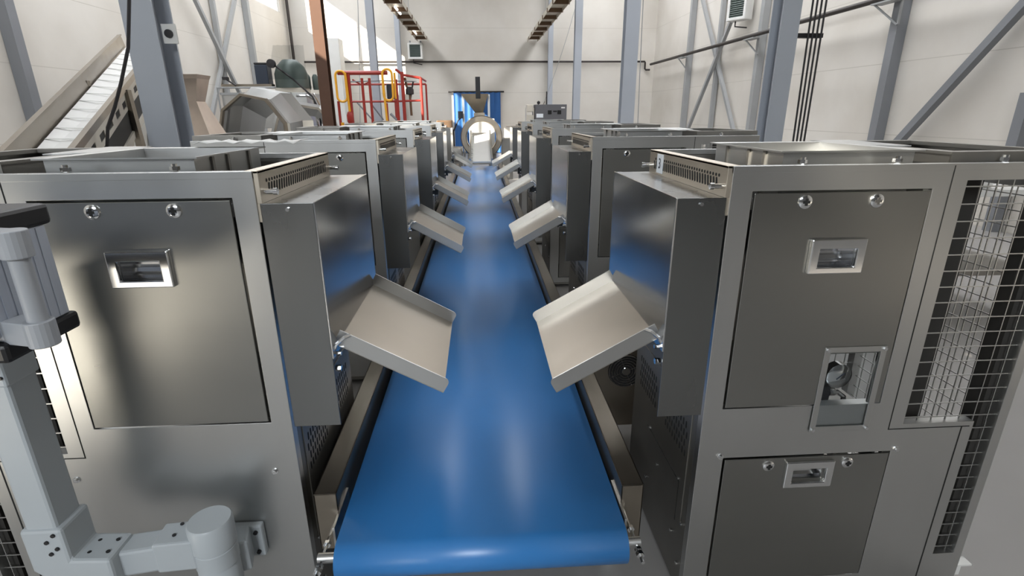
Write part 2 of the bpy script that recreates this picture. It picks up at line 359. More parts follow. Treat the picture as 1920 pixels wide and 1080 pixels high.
def wiremesh(s, rects, v, ax='Y', r=.0014, dx=.046, dz=.046):
    b = MB(s)
    for (x0, x1, z0, z1) in rects:
        k = int((x1-x0)/dx)
        for i in range(k+1):
            x = x0+(x1-x0)*(i+.5)/(k+1)
            (b.box(x-r, x+r, v-r, v+r, z0, z1) if ax == 'Y' else b.box(v-r, v+r, x-r, x+r, z0, z1))
        k = int((z1-z0)/dz)
        for i in range(k+1):
            z = z0+(z1-z0)*(i+.5)/(k+1)
            (b.box(x0, x1, v-r*3, v-r, z-r, z+r) if ax == 'Y' else b.box(v-r*3, v-r, x0, x1, z-r, z+r))
    return b
def slots(s, name, pts, m, parent, slant=.3, ln=.03, w_=.005, x=-.0008, drop=0):
    b = MB(s)
    for (y, z, l_) in pts:
        n = 6; poly = []
        for i in range(n+1): a_ = PI*i/n; poly.append((w_*math.cos(a_), l_/2-w_+w_*math.sin(a_)))
        for i in range(n+1): a_ = PI+PI*i/n; poly.append((w_*math.cos(a_), -l_/2+w_+w_*math.sin(a_)))
        poly = [(y+p+q*slant, z+q) for p, q in poly]
        b.prism(poly, x, x+.004, 'YZ')
    return b.build(name, m, parent)

def machine(s, right):
    t = thing('packing_machine', (0, 0, 0), 'tmp', 'machine', 'packing machines along the belt')
    du0, du1, dz0, dz1 = .061, .521, .745, 1.355
    lu0, lu1, lz0, lz1 = .083, .591, .10, .567
    g = .0055
    holes = [(du0-g, du1+g, dz0-g, dz1+g), (.615, .91, .665, 1.38), (.838, .91, .16, .70)]
    if right: holes.append((lu0-g, lu1+g, lz0-g, lz1+g))
    MB(s).plate(0, W, .05, 1.422, 0, .03, holes).build('front_frame', 'steel', t, bevel=.0012)
    # seam lines of the mesh door frame and lower cover
    b = MB(s).box(.5705, .5735, -.0006, .002, .65, 1.418).box(.5705, .826, -.0006, .002, .648, .651)
    b.box(.80, .804, -.0006, .002, .055, .648)
    b.build('seam', 'black', t)
    # body
    body = MB(s).box(0, .012, .03, D, .05, 1.30).box(.012, .57, D-.015, D, .05, 1.422)
    body.plate(.03, D-.015, .05, 1.40, .565, .575, [(.08, .60, .40, 1.0)], 'X')
    body.box(.012, .565, .03, D-.015, .66, .668).box(.012, .565, .03, D-.015, 1.19, 1.2)
    body.box(0, W, 0.001, D, .03, .05)
    body.build('body', 'dsteel', t)
    MB(s).box(.0, W, -.0003, .022, 1.405, 1.4225).box(0, W, D-.02, D+.001, 1.405, 1.4225).box(W-.02, W, .02, D-.02, 1.405, 1.4225).box(.0, .02, .02, D-.02, 1.415, 1.4225).build('top_rim', 'steel', t, bevel=.001)
    # outer bay: posts and mesh on side and back
    b = MB(s)
    for (x, y) in ((W-.035, D-.035), (.575, D-.035)): b.box(x, x+.034, y, y+.034, .05, 1.405)
    b.box(W-.02, W, .03, D-.03, .05, .16).box(W-.02, W, .03, D-.03, 1.34, 1.405).box(.6, W-.03, D-.02, D, .05, .16).box(.6, W-.03, D-.02, D, 1.34, 1.405)
    b.build('bay_frame', 'steel', t)
    MB(s).box(.78, .84, .18, .24, .05, 1.40).build('cable_duct', 'inner', t)
    MB(s).box(W-.06, W-.012, .03, .085, .05, 1.405).build('corner_post', 'inner', t)
    wiremesh(s, [(.605, .915, .655, 1.385), (.832, .915, .155, .655)], .018).build('front_mesh', 'steel', t)
    wiremesh(s, [(.09, D-.04, .16, 1.34)], W-.012, 'X').build('side_mesh', 'steel', t)
    wiremesh(s, [(.609, W-.035, .16, 1.34)], D-.01).build('rear_mesh', 'steel', t)
    # doors
    hu, hz = .30, 1.188
    dh = [(hu-.053, hu+.053, hz-.027, hz+.022)]
    if right: dh.append((.343, .483, .668, .905)); 
    d = MB(s)
    d.plate(du0, du1, dz0, dz1, -.003, .004, dh)
    dr = d.build('door', 'door', t, bevel=.0012)
    latch(s, .193, 1.333, -.006, dr); latch(s, .381, 1.333, -.006, dr); handle(s, hu, 1.19, .148, .093, dr)
    if right:
        ld = MB(s).plate(lu0, lu1, lz0, lz1, -.003, .004, [(.30, .39, .49, .53)]).build('lower_door', 'door', t, bevel=.0012)
        latch(s, .218, .542, -.006, ld); latch(s, .463, .542, -.006, ld); handle(s, .345, .510, .150, .092, ld)
        # inspection window over the gauge
        z0, z1 = .752, .927
        wn = MB(s).plate(.323, .503, .655, .927, -.0065, -.003, [(.340, .486, .672, .91)]).build('window_bezel', 'steel', dr, bevel=.001)
    return t, dr
def machine_full(s, right):
    t, dr = machine(s, right)
    if right:
        MB(s).box(.338, .488, -.0062, -.0035, .670, .912).build('acrylic_cover', 'acrylic', dr)
        for (u, z) in ((.331, .919), (.495, .919), (.331, .663), (.495, .663)):
            MB(s).cyl((u, -.012, z), (u, -.0064, z), .0055, 6).build('screw', 'chrome', dr)
        gz = .80
        ga = MB(s).lathe([(.034, 0), (.039, .003), (.039, .028), (0, .03)], (.430, .055, gz), 'Y', 28).build('pressure_gauge', 'chrome', t, True)
        MB(s).lathe([(0, .001), (.0335, .0012)], (.430, .055, gz), 'Y', 28).build('dial', 'white', ga)
        MB(s).obox((.420, .0545, gz-.008), (.443, .0545, gz+.012), .003, .001, (0, 1, 0)).build('needle', 'ink', ga)
        rg = MB(s).box(.375, .415, .06, .11, .672, .765).cyl((.395, .085, .765), (.395, .085, .80), .016, 12).build('air_regulator', 'rubber', t, bevel=.004)
        MB(s).tube([(.415, .085, .735), (.45, .08, .735), (.47, .075, .72), (.472, .075, .69)], .008, 8).cyl((.425, .085, .735), (.442, .085, .735), .014, 8).cyl((.395, .085, .765), (.415, .083, .79), .006, 8).build('fitting', 'chrome', rg, True)
    # vent strip along the top on the belt side
    st = MB(s).box(-.012, 0, .004, .62, 1.345, 1.4225).box(-.012, .02, .004, .62, 1.4165, 1.4235).build('vent_strip', 'strip', t, bevel=.001)
    MB(s).box(-.006, .0, .004, .62, 1.30, 1.345).build('skirt', 'strip', st)
    slots(s, 'slots', [(.06+i*.018, 1.376, .028) for i in range(29)], 'black', st, .25, x=-.0128, w_=.0042)
    slots(s, 'round_holes', [(.05+i*.018, 1.396, .0085) for i in range(29)], 'black', st, 0, x=-.0128, w_=.0042)
    for y in (.022, .603):
        MB(s).cyl((-.042, y, 1.372), (-.012, y, 1.372), .0065, 10).cyl((-.046, y, 1.372), (-.036, y, 1.372), .0085, 10).build('thumb_screw', 'chrome', st, True)
    # discharge box
    bx = MB(s).box(-.132, -.004, .0055, .009, .72, 1.345)
    bx.box(-.132, -.0, .006, .63, 1.341, 1.345).box(-.132, .0, .626, .63, .80, 1.345)
    db = bx.build('discharge_box', 'boxsteel', t, bevel=.0012)
    MB(s).box(-.136, -.132, .004, .632, .925, 1.347).build('polished_cover', 'mirror', db, bevel=.0012)
    MB(s).box(-.136, -.110, .626, .634, .80, 1.345).build('rear_lip', 'steel', db)
    MB(s).cyl((-.07, -.0, 1.33), (-.07, .006, 1.33), .005, 8).build('rivet', 'chrome', db)
    # chute
    a = Vector((-.11, 0, .965)); e = Vector((-.42, 0, .790)); dn = (e-a).normalized(); up = Vector((-dn.z, 0, dn.x)); 
    if up.z < 0: up = -up
    def P_(d_, y, h): q = a+dn*d_+up*h; return (q.x, y, q.z)
    Lc = (e-a).length; y0, y1 = .045, .575; th = .003; fh = .042
    c = MB(s)
    c.hexa([P_(0, y0, -th), P_(Lc, y0, -th), P_(Lc, y1, -th), P_(0, y1, -th), P_(0, y0, 0), P_(Lc, y0, 0), P_(Lc, y1, 0), P_(0, y1, 0)])
    ch = c.build('discharge_chute', 'satin', t)
    for (ya, yb, nm) in ((y0, y0+.003, 'chute_side'), (y1-.003, y1, 'chute_side')):
        c = MB(s); rr = .014
        prof = [(.02, -th), (Lc, -th), (Lc, fh-rr)]+[(Lc-rr+rr*math.cos(PI/2*i/4), fh-rr+rr*math.sin(PI/2*i/4)) for i in range(1, 5)]+[(.02, fh)]
        n = len(prof); pts = [P_(p, ya, q) for p, q in prof]+[P_(p, yb, q) for p, q in prof]
        c.add(pts, [tuple(range(n))[::-1], tuple(range(n, 2*n))]+[(i, (i+1) % n, n+(i+1) % n, n+i) for i in range(n)])
        c.build(nm, 'steel', ch)
    hb = MB(s).tube([P_(.05, y0-.004, fh), P_(.04, y0-.02, fh-.004), P_(.03, y0-.024, fh-.03), P_(.03, y0-.024, fh-.06)], .005, 6).build('hook', 'chrome', ch, True)
    MB(s).cyl((-.145, .03, .885), (-.13, .03, .885), .009, 6).cyl((-.15, .03, .93), (-.13, .03, .93), .006, 6).build('bolt', 'chrome', ch)
    # side panels and vent grids under the box
    sp = MB(s).box(-.004, 0, .06, .60, .28, .70).build('side_panel', 'dsteel', t, bevel=.001)
    MB(s).box(-.0046, -.003, .10, .43, .412, .4145).box(-.0046, -.003, .10, .1025, .26, .4145).build('panel_seam', 'black', sp)
    for y_ in (.07, .36):
        pts = []
        for i in range(9):
            for j in range(4): pts.append((y_+.012+i*.022+(j % 2)*.011, .535+j*.032, .026))
        slots(s, 'vent_slots', pts, 'black', sp, .0, x=-.0047, w_=.0042)
    for (y, z) in ((.11, .42), (.40, .42), (.30, .33), (.12, .20), (.40, .20), (.05, .29), (.05, .13)):
        MB(s).cyl((-.008, y, z), (-.001, y, z), .006, 8).build('panel_screw', 'chrome', sp)
    for (u, z) in ((.068, .58), (.612, .58)):
        MB(s).cyl((u, -.008, z), (u, 0, z), .006, 6).cyl((u, -.003, z), (u, 0, z), .009, 12).build('frame_bolt', 'chrome', t)
    # hopper
    hx0, hx1, hy0, hy1 = .175, .525, .09, .49; zt = 1.452
    h = MB(s)
    def rim(x0, x1, y0_, y1_, z): return [(x0, y0_, z), (x1, y0_, z), (x1, y1_, z), (x0, y1_, z)]
    ou = rim(hx0-.02, hx1+.02, hy0-.02, hy1+.02, zt); im = rim(hx0, hx1, hy0, hy1, zt-.002); lo = rim(hx0+.006, hx1-.006, hy0+.006, hy1-.006, 1.31)
    ou2 = [(x, y, z-.004) for x, y, z in ou]; im2 = rim(hx0-.004, hx1+.004, hy0-.004, hy1+.004, zt-.006); lo2 = rim(hx0-.004, hx1+.004, hy0-.004, hy1+.004, 1.31)
    h.add(ou+im+lo+ou2+im2+lo2, [(i, (i+1) % 4, 4+(i+1) % 4, 4+i) for i in range(4)]+[(4+i, 4+(i+1) % 4, 8+(i+1) % 4, 8+i) for i in range(4)] +
          [(12+i, 12+(i+1) % 4, 16+(i+1) % 4, 16+i) for i in range(4)]+[(16+i, 16+(i+1) % 4, 20+(i+1) % 4, 20+i) for i in range(4)]+[(i, (i+1) % 4, 12+(i+1) % 4, 12+i) for i in range(4)])
    ho = h.build('hopper', 'steel', t)
    for yy in (.08, .17, .31): MB(s).box(hx0-.009, hx0-.004, hy0+yy, hy0+yy+.012, 1.32, 1.446).build('hopper_rib', 'dsteel', ho)
    for (u, v) in ((.19, .05), (.44, .05), (.73, .05), (.44, .55)):
        MB(s).cyl((u, v-.02, 1.415), (u, v-.02, 1.44), .007, 8).cyl((u, v-.02, 1.425), (u, v-.02, 1.434), .011, 6).build('top_bolt', 'chrome', t)
    # second raised tray over the mesh bay
    c = MB(s)
    c.hexa([(.60, .28, 1.425), (.93, .03, 1.425), (.93, .60, 1.425), (.60, .60, 1.425), (.62, .30, 1.444), (.945, .02, 1.444), (.945, .62, 1.444), (.62, .62, 1.444)])
    c = MB(s).plate(.60, .95, .05, .62, 1.435, 1.447, [(.64, .92, .09, .58)], 'Z')
    for (x0, x1, y0_, y1_) in ((.60, .604, .05, .62), (.946, .95, .05, .62), (.60, .95, .05, .054), (.60, .95, .616, .62)): c.box(x0, x1, y0_, y1_, 1.40, 1.44)
    c.build('bay_tray', 'dsteel', t)
    MB(s).hexa([(.56, .30, 1.448), (.66, .26, 1.448), (.70, .60, 1.448), (.56, .60, 1.448), (.56, .30, 1.451), (.66, .26, 1.451), (.70, .60, 1.451), (.56, .60, 1.451)]).build('tray_lid', 'steel', t)
    MB(s).box(.03, .54, .05, .60, 1.30, 1.305).box(.05, .10, .1, .5, 1.305, 1.36).build('inner_deck', 'inner', t)
    for (x, y) in ((.04, .04), (W-.04, .04), (.04, D-.04), (W-.04, D-.04)):
        MB(s).cyl((x, y, 0), (x, y, .012), .035, 16, .03).cyl((x, y, .012), (x, y, .045), .012, 10).build('foot', 'dsteel', t, True)
    MB(s).box(W, W+.05, .0, .035, .10, .106).box(W, W+.05, .03, .035, .03, .106).build('anchor_bracket', 'white', t)
    return t
mr = machine_full(1, True); ml = machine_full(-1, False)
RY = [1.278, 2.95, 4.62, 6.28, 7.94]; LY = [1.300, 2.88, 4.52, 6.17, 7.82]
rname = ['nearest machine of the right row', 'second of the right row, behind the nearest one', 'third machine of the right row, in the middle', 'fourth machine of the right row', 'farthest machine of the right row']
lname = ['nearest machine of the left row, behind the grey panel arm', 'second of the left row, behind the nearest one', 'third machine of the left row, in the middle', 'fourth machine of the left row', 'farthest machine of the left row']
rob = []
for i in range(5):
    o = mr if i == 0 else copy_tree(mr)
    o.location = (.622, RY[i], 0); o['label'] = 'steel packing machine with chute, '+rname[i]; rob.append(o)
for i in range(5):
    o = ml if i == 0 else copy_tree(ml)
    o.location = (-.54, LY[i], 0); o['label'] = 'steel packing machine with chute, '+lname[i]
b = MB(); n = 12; pts = []
for i in range(n+1):
    for j in range(3):
        pts.append((-.32*i/n, .08*j+.008*math.sin(i*1.7), .006+.010*abs(math.sin(i*1.3+j*2.1))))
b.add(pts, [(3*i+j, 3*i+3+j, 3*i+4+j, 3*i+1+j) for i in range(n) for j in range(2)])
b = b.build('plastic_film', 'white', None, True); b.location = (-.60, 1.795, 1.452); sf = b.modifiers.new('sheet', 'SOLIDIFY'); sf.thickness = .002
tag(b, 'crumpled white plastic film lying on the rear rim of the nearest left machine', 'plastic film')
# number sticker and fan on the nearest right machine
st = MB().box(-.0145, -.0125, .475, .535, 1.352, 1.415).build('number_sticker', 'paper', rob[0], bevel=.002)
cu = bpy.data.curves.new('numeral', 'FONT'); cu.body = '3'; cu.size = .048; cu.extrude = .0004; cu.align_x = 'CENTER'; cu.align_y = 'CENTER'
cu.materials.append(M['ink']); tmp = bpy.data.objects.new('numeral_curve', cu); sc.collection.objects.link(tmp)
me_ = bpy.data.meshes.new_from_object(tmp); bpy.data.objects.remove(tmp); bpy.data.curves.remove(cu); me_.name = 'numeral'
no = bpy.data.objects.new('numeral', me_); sc.collection.objects.link(no); no.parent = st
no.matrix_local = Matrix(((0, 0, -1, -.0150), (-1, 0, 0, .505), (0, 1, 0, 1.383), (0, 0, 0, 1)))
fb = MB().box(-.145, .165, .86, 1.02, .13, .60).build('fan_housing', 'satin', rob[0], bevel=.003)
b = MB()
for r in (.018, .030, .042, .054, .066, .078): b.tube([(.025+r*math.cos(2*PI*i/28), .852, .42+r*math.sin(2*PI*i/28)) for i in range(28)], .0022, 5, True)
for k in range(4): a_ = k*PI/2+.4; b.obox((.025+.016*math.cos(a_), .852, .42+.016*math.sin(a_)), (.025+.08*math.cos(a_), .852, .42+.08*math.sin(a_)), .003, .003, (0, 1, 0))
b.cyl((.025, .848, .42), (.025, .853, .42), .019, 20)
MB().cyl((.025, .8575, .42), (.025, .8605, .42), .082, 32).build('fan_opening', 'black', fb)
b.build('fan_grille', 'chrome', fb)

# ------------------------------------------------------------------ the belt conveyor
t = thing('belt_conveyor', (-.016, 1.17, 0), 'long blue belt conveyor running between the two rows of machines', 'conveyor')
bl, brr, zb, rr = -.402, .401, .44, .055; y1 = 10.7
prof = [(y1, zb), (0, zb)]
prof = [(y, zb) for y in [y1-i*(y1/12) for i in range(13)]]
prof += [(rr*-math.sin(a_), zb-rr+rr*math.cos(a_)) for a_ in [PI*i/14 for i in range(1, 15)]]
prof += [(y1, zb-2*rr)]+[(y1+rr*math.sin(a_), zb-rr-rr*math.cos(a_)) for a_ in [PI*i/10 for i in range(1, 10)]]
n = len(prof); 
b = MB().add([(bl, y, z) for y, z in prof]+[(brr, y, z) for y, z in prof], [(i, (i+1) % n, n+(i+1) % n, n+i) for i in range(n)])
be = b.build('belt', 'belt', t, True)
so = be.modifiers.new('thickness', 'SOLIDIFY'); so.thickness = .003; so.offset = -1
MB().cyl((bl+.01, 0, zb-rr), (brr-.01, 0, zb-rr), rr-.004, 24).build('front_roller', 'dsteel', t, True)
MB().cyl((bl-.055, 0, zb-rr), (brr+.045, 0, zb-rr), .014, 16).build('roller_shaft', 'steel', t, True)
for sgn, xi in ((-1, bl-.024), (1, brr+.012)):
    xo = xi+sgn*.066
    y0 = .12 if sgn < 0 else .098
    b = MB(); xa, xb_ = sorted((xi, xo))
    b.box(xa, xb_, y0, y1, .496, .50)
    b.box(min(xi, xi+sgn*.004), max(xi, xi+sgn*.004), y0, y1, .30, .50).box(min(xo, xo-sgn*.004), max(xo, xo-sgn*.004), y0, y1, .30, .50)
    b.box(xa, xb_, y0, y0+.004, .30, .50)
    gr = b.build('side_guard', 'satin', t, bevel=.001)
    MB().box(min(xi, xi-sgn*.006), max(xi, xi-sgn*.006), y0-.07, y0+.10, .34, .44).build('take_up_plate', 'steel', t)
    xc = (xa+xb_)/2
    tb = MB().cyl((xi+sgn*.02, -.075, zb-rr), (xi+sgn*.02, .12, zb-rr), .005, 8).build('tension_bolt', 'chrome', t, True)
    MB().cyl((xi+sgn*.02, -.052, zb-rr), (xi+sgn*.02, -.040, zb-rr), .011, 6).cyl((xi+sgn*.02, -.035, zb-rr), (xi+sgn*.02, -.026, zb-rr), .011, 6).cyl((xi+sgn*.02, .045, zb-rr), (xi+sgn*.02, .055, zb-rr), .011, 6).build('nut', 'chrome', tb)
for y in (.3, 2.4, 4.5, 6.6, 8.7, 10.4):
    for x in (bl-.05, brr+.04): MB().box(x-.02, x+.02, y, y+.04, 0, .30).build('leg', 'steel', t)
    MB().box(bl-.05, brr+.04, y, y+.04, .18, .22).build('crossbar', 'steel', t)

# ------------------------------------------------------------------ operator panel on its grey arm
t = thing('operator_panel', (-.745, 1.298, .38), 'grey operator panel on a bent square tube arm bolted to the nearest left machine', 'control panel')
t0 = Vector(t.location)
def L_(p): return Vector(p)-t0
def AB(): return MB()
jx, jy = -.742, 1.175
zc = .45
b = AB(); b.box(*[0]*6) if False else None
b = AB().hexa([L_(p) for p in [(-.80, 1.275, .30), (-.665, 1.275, .30), (-.665, 1.2995, .30), (-.80, 1.2995, .30), (-.80, 1.275, .41), (-.665, 1.275, .41), (-.665, 1.2995, .41), (-.80, 1.2995, .41)]])
b.build('wall_bracket', 'arm', t, bevel=.006)
for (x, z) in ((-.682, .39), (-.682, .32)): AB().cyl(L_((x, 1.268, z)), L_((x, 1.276, z)), .006, 8).build('bracket_bolt', 'rubber', t)
c = L_((jx, jy, 0))
AB().lathe([(.050, .22), (.052, .30), (.052, .385), (.050, .388), (.050, .392), (.054, .395), (.054, .445), (.052, .447), (.052, .451), (.056, .454), (.056, .525), (.052, .531), (0, .532)], c, 'Z', 32).build('swivel_joint', 'arm', t, True)
AB().obox(L_((jx+.03, jy+.03, .36)), L_((-.735, 1.28, .36)), .07, .10).build('joint_arm', 'arm', t, bevel=.008)
ex, ey = -1.085, 1.13
AB().obox(L_((jx-.03, jy-.005, .455)), L_((jx-.13, jy-.012, .455)), .082, .092).build('end_sleeve', 'arm', t, bevel=.006)
AB().obox(L_((jx-.10, jy-.01, .452)), L_((ex+.06, ey+.006, .452)), .072, .078).build('horizontal_tube', 'arm', t, bevel=.008)
# elbow: chamfered corner piece
zt_, zb_ = .50, .405
prof = [(ex+.14, zb_), (ex+.14, zt_+.0), (ex+.05, zt_+.005), (ex+.05, .60), (ex-.048, .60), (ex-.048, .475), (ex+.03, zb_-.005)]
el = AB().prism([(x-t0.x, z-t0.z) for x, z in prof], ey-.048-t0.y, ey+.048-t0.y, 'XZ').build('elbow', 'arm', t, bevel=.008)
for (x, z) in ((ex+.03, .585), (ex+.03, .545), (ex+.01, .565), (ex+.012, .53)): AB().cyl(L_((x, ey-.052, z)), L_((x, ey-.046, z)), .005, 8).build('elbow_screw', 'rubber', el)
for (x, y) in ((ex+.075, ey-.02), (ex+.075, ey+.02), (ex+.12, ey-.02), (ex+.12, ey+.02)): AB().cyl(L_((x, y, zt_)), L_((x, y, zt_+.004)), .005, 8).build('elbow_screw', 'rubber', el)
for (y) in (-.02, .02): AB().cyl(L_((jx-.085, jy+y, .50)), L_((jx-.085, jy+y, .504)), .005, 8).build('sleeve_screw', 'rubber', t)
AB().obox(L_((ex-.0, ey, .59)), L_((ex-.0, ey, 1.02)), .082, .074, (1, 0, 0)).build('upright_tube', 'arm', t, bevel=.008)
up_ = AB().obox(L_((ex-.0, ey, .985)), L_((ex-.0, ey, 1.155)), .092, .084, (1, 0, 0)).build('upper_sleeve', 'arm', t, bevel=.006)
for (x, z) in ((ex+.035, 1.04), (ex+.012, 1.03), (ex+.035, 1.01), (ex+.012, 1.00)): AB().cyl(L_((x, ey-.05, z)), L_((x, ey-.041, z)), .004, 8).build('sleeve_screw', 'rubber', up_)
# enclosure: right side face towards the camera
def encl(x0, x1, y0, y1, z0, z1): return AB().hexa([L_(p) for p in [(x0, y0, z0), (x1, y0, z0), (x1, y1, z0), (x0, y1, z0), (x0, y0, z1), (x1, y0, z1), (x1, y1, z1), (x0, y1, z1)]])
en = encl(-1.30, -.84, .90, 1.05, 1.172, 1.352).build('enclosure', 'alu', t, bevel=.002)
encl(-1.31, -.834, .885, 1.065, 1.352, 1.392).build('top_cap', 'rubber', en, bevel=.008)
encl(-1.31, -.834, .885, 1.065, 1.135, 1.172).build('bottom_cap', 'rubber', en, bevel=.008)
encl(-1.28, -.846, .845, .905, 1.172, 1.35).build('display_body', 'arm', en, bevel=.02)
b = AB()
for i in range(6): b.hexa([L_(p) for p in [(-.84, .915+i*.022, 1.174), (-.8385, .915+i*.022, 1.174), (-.8385, .922+i*.022, 1.174), (-.84, .922+i*.022, 1.174), (-.84, .915+i*.022, 1.35), (-.8385, .915+i*.022, 1.35), (-.8385, .922+i*.022, 1.35), (-.84, .922+i*.022, 1.35)]])
b.build('cooling_rib', 'alu', en)
hx, hy = -.777, .90
hd = AB().cyl(L_((hx, hy, 1.19)), L_((hx, hy, 1.35)), .0155, 16).build('grab_handle', 'handle', en, True)
for z0_, z1_ in ((1.165, 1.212), (1.325, 1.372)):
    b = AB().cyl(L_((hx, hy, z0_)), L_((hx, hy, z1_)), .023, 20)
    b.obox(L_((hx-.005, hy+.003, (z0_+z1_)/2)), L_((-.841, hy+.02, (z0_+z1_)/2)), .040, z1_-z0_-.004); b.build('handle_mount', 'handle', hd, bevel=.002)

# ------------------------------------------------------------------ far end of the belt: white feed conveyor, ring drum, hopper
t = thing('feed_conveyor', (0, 12.0, 0), 'white inclined feed conveyor coming out of the ring at the end of the blue belt', 'conveyor')
a, e = Vector((.03, -1.0, .60)), Vector((.035, 1.1, 1.09))
MB().obox(a, e, .40, .03, (0, 0, 1)).build('white_belt', 'white', t)
for sx in (-.225, .225): MB().obox(a+Vector((sx, 0, .02)), e+Vector((sx, 0, .02)), .03, .11).build('side_rail', 'steel', t)
for i in range(14):
    q = a.lerp(e, (i+.5)/14)+Vector((-.19, 0, .025)); MB().obox(q-Vector((0, .04, .01)), q+Vector((0, .04, .01)), .03, .02).build('cleat_edge', 'white', t)
for x in (-.2, .26):
    MB().box(x-.02, x+.02, .3, .34, 0, .86).build('leg', 'steel', t)
t = thing('ring_drum', (.06, 12.9, 0), 'large round steel drum with thick ring mouth at the far end of the belt', 'drum')
MB().lathe([(.35, -.03), (.37, -.06), (.47, -.06), (.49, -.03), (.49, .20), (.35, .20), (.35, -.03)], (0, 0, 1.01), 'Y', 48).build('drum_shell', 'satin', t, True)
MB().lathe([(.46, 0), (.46, .30), (.44, .30), (.44, 0), (.46, 0)], (0, .21, 1.01), 'Y', 40).build('sunlit_liner', 'white', t, True)  # white colour stands in for sunlight inside the drum
MB().box(-.30, .34, .9, 1.0, .3, 1.42).build('sunlit_backing', 'white', t, bevel=.02)  # added white block, stands for the overexposed sunlit interior
MB().box(-.75, -.48, .2, 1.0, 0, .75).build('side_stand', 'dsteel', t); MB().box(.50, .75, .2, 1.0, 0, .95).build('side_stand', 'dsteel', t)
MB().lathe([(0, 0), (.15, .02), (.17, .10), (.15, .2), (0, .22)], (-.62, .0, .62), 'Y', 20).build('drive_wheel', 'dsteel', t, True)
for x in (-.3, .3): MB().box(x-.05, x+.05, .3, .4, 0, .6).build('leg', 'dsteel', t)
t = thing('loading_hopper', (-.02, 14.6, 0), 'steel loading hopper with dark post above the ring drum', 'hopper')
b = MB(); r1 = [(-.42, -.3, 2.02), (.28, -.3, 2.02), (.28, .3, 2.02), (-.42, .3, 2.02)]; r2 = [(-.06, -.1, 1.55), (.14, -.1, 1.55), (.14, .1, 1.55), (-.06, .1, 1.55)]
b.add(r1+r2, [(i, (i+1) % 4, 4+(i+1) % 4, 4+i) for i in range(4)]); b.build('cone', 'satin', t)
MB().box(-.10, .18, -.14, .14, 1.40, 1.56).build('outlet', 'satin', t)
MB().box(-.04, .08, -.36, -.28, 1.9, 2.42).build('post_top', 'rubber', t)
for x in (-.38, .30): MB().box(x-.03, x+.03, .2, .26, 0, 2.02).build('leg', 'steel', t)
t = thing('camera_stand', (-.66, 14.35, 0), 'small dark camera on a stand left of the ring drum', 'stand')
MB().cyl((0, 0, 0), (0, 0, 1.15), .02, 10).cyl((0, 0, 1.1), (.13, 0, 1.38), .018, 8).cyl((.13, 0, 1.38), (.22, 0, 1.45), .018, 8).build('stand', 'cable', t, True)
MB().box(.13, .26, -.06, .06, 1.42, 1.60).build('camera_head', 'navy', t)
t = thing('gearbox_unit', (-.90, 14.3, 0), 'brown gearbox unit left of the ring drum, below the blue curtain', 'gearbox')
MB().box(-.18, .22, -.15, .2, 1.0, 1.38).build('housing', 'motor', t, bevel=.02)
MB().cyl((.02, -.17, 1.22), (.02, -.14, 1.22), .05, 16).build('shaft_cap', 'copper', t)
MB().box(-.22, -.14, -.1, .1, 0, 1.0).box(.12, .2, -.1, .1, 0, 1.0).build('leg', 'white', t)
# curtain door on the back wall
b = MB(); n = 40; pts = []
for k, dy in ((0, 0), (1, .02)):
    for i in range(n+1):
        x = -.96+1.84*i/n; y = YB-.10+.025*math.sin(i*1.25)+dy
        pts += [(x, y, .03), (x, y, 2.32)]
f = []
for k in (0, 1):
    o_ = k*2*(n+1)
    f += [(o_+2*i, o_+2*i+2, o_+2*i+3, o_+2*i+1) for i in range(n)]
t = thing('blue_curtain', (0, 0, 0), 'blue strip curtain hanging over the doorway in the back wall', 'curtain')
MB().add(pts, f).build('curtain_sheet', 'curtain', t, True)
MB().cyl((-1.15, YB-.09, 2.34), (1.02, YB-.09, 2.34), .03, 10).build('curtain_rail', 'cable', t, True)
# control cabinet on the right
t = thing('control_cabinet', (2.32, 18.0, 0), 'dark grey control cabinet with dials beyond the right row of machines', 'cabinet')
MB().box(-.50, .52, -.3, .3, .1, 1.80).build('casing', 'cabinet', t, bevel=.01)
for x in (-.03, .28): MB().box(x-.06, x+.06, -.312, -.30, 1.50, 1.62).build('meter', 'black', t)
MB().box(.08, .20, -.308, -.30, 1.57, 1.61).build('display', 'black', t)
MB().box(.34, .46, -.306, -.30, 1.68, 1.72).build('label_plate', 'white', t)
MB().box(-.46, -.24, -.306, -.30, 1.40, 1.52).build('notice_sheet', 'paper', t)
MB().box(-.44, .46, -.28, .28, 0, .1).build('plinth', 'rubber', t)
MB().cyl((-.10, 0, 1.80), (-.10, 0, 2.2), .018, 8).build('aerial', 'cable', t)
MB().lathe([(0, 0), (.05, .03), (.05, .09), (0, .12)], (-.36, 0, 1.8), 'Z', 12).build('beacon', 'cable', t, True)
t = thing('parts_trolley', (1.66, 18.0, 0), 'cream stacked trays beside the grey control cabinet', 'trolley')
for k in range(5): MB().box(-.10, .12, -.2, .2, .3+k*.32, .52+k*.32).build('tray', 'cream', t, bevel=.02)
MB().box(-.12, -.09, -.2, .2, 0, 1.7).box(.11, .14, -.2, .2, 0, 1.7).build('frame', 'cream', t)

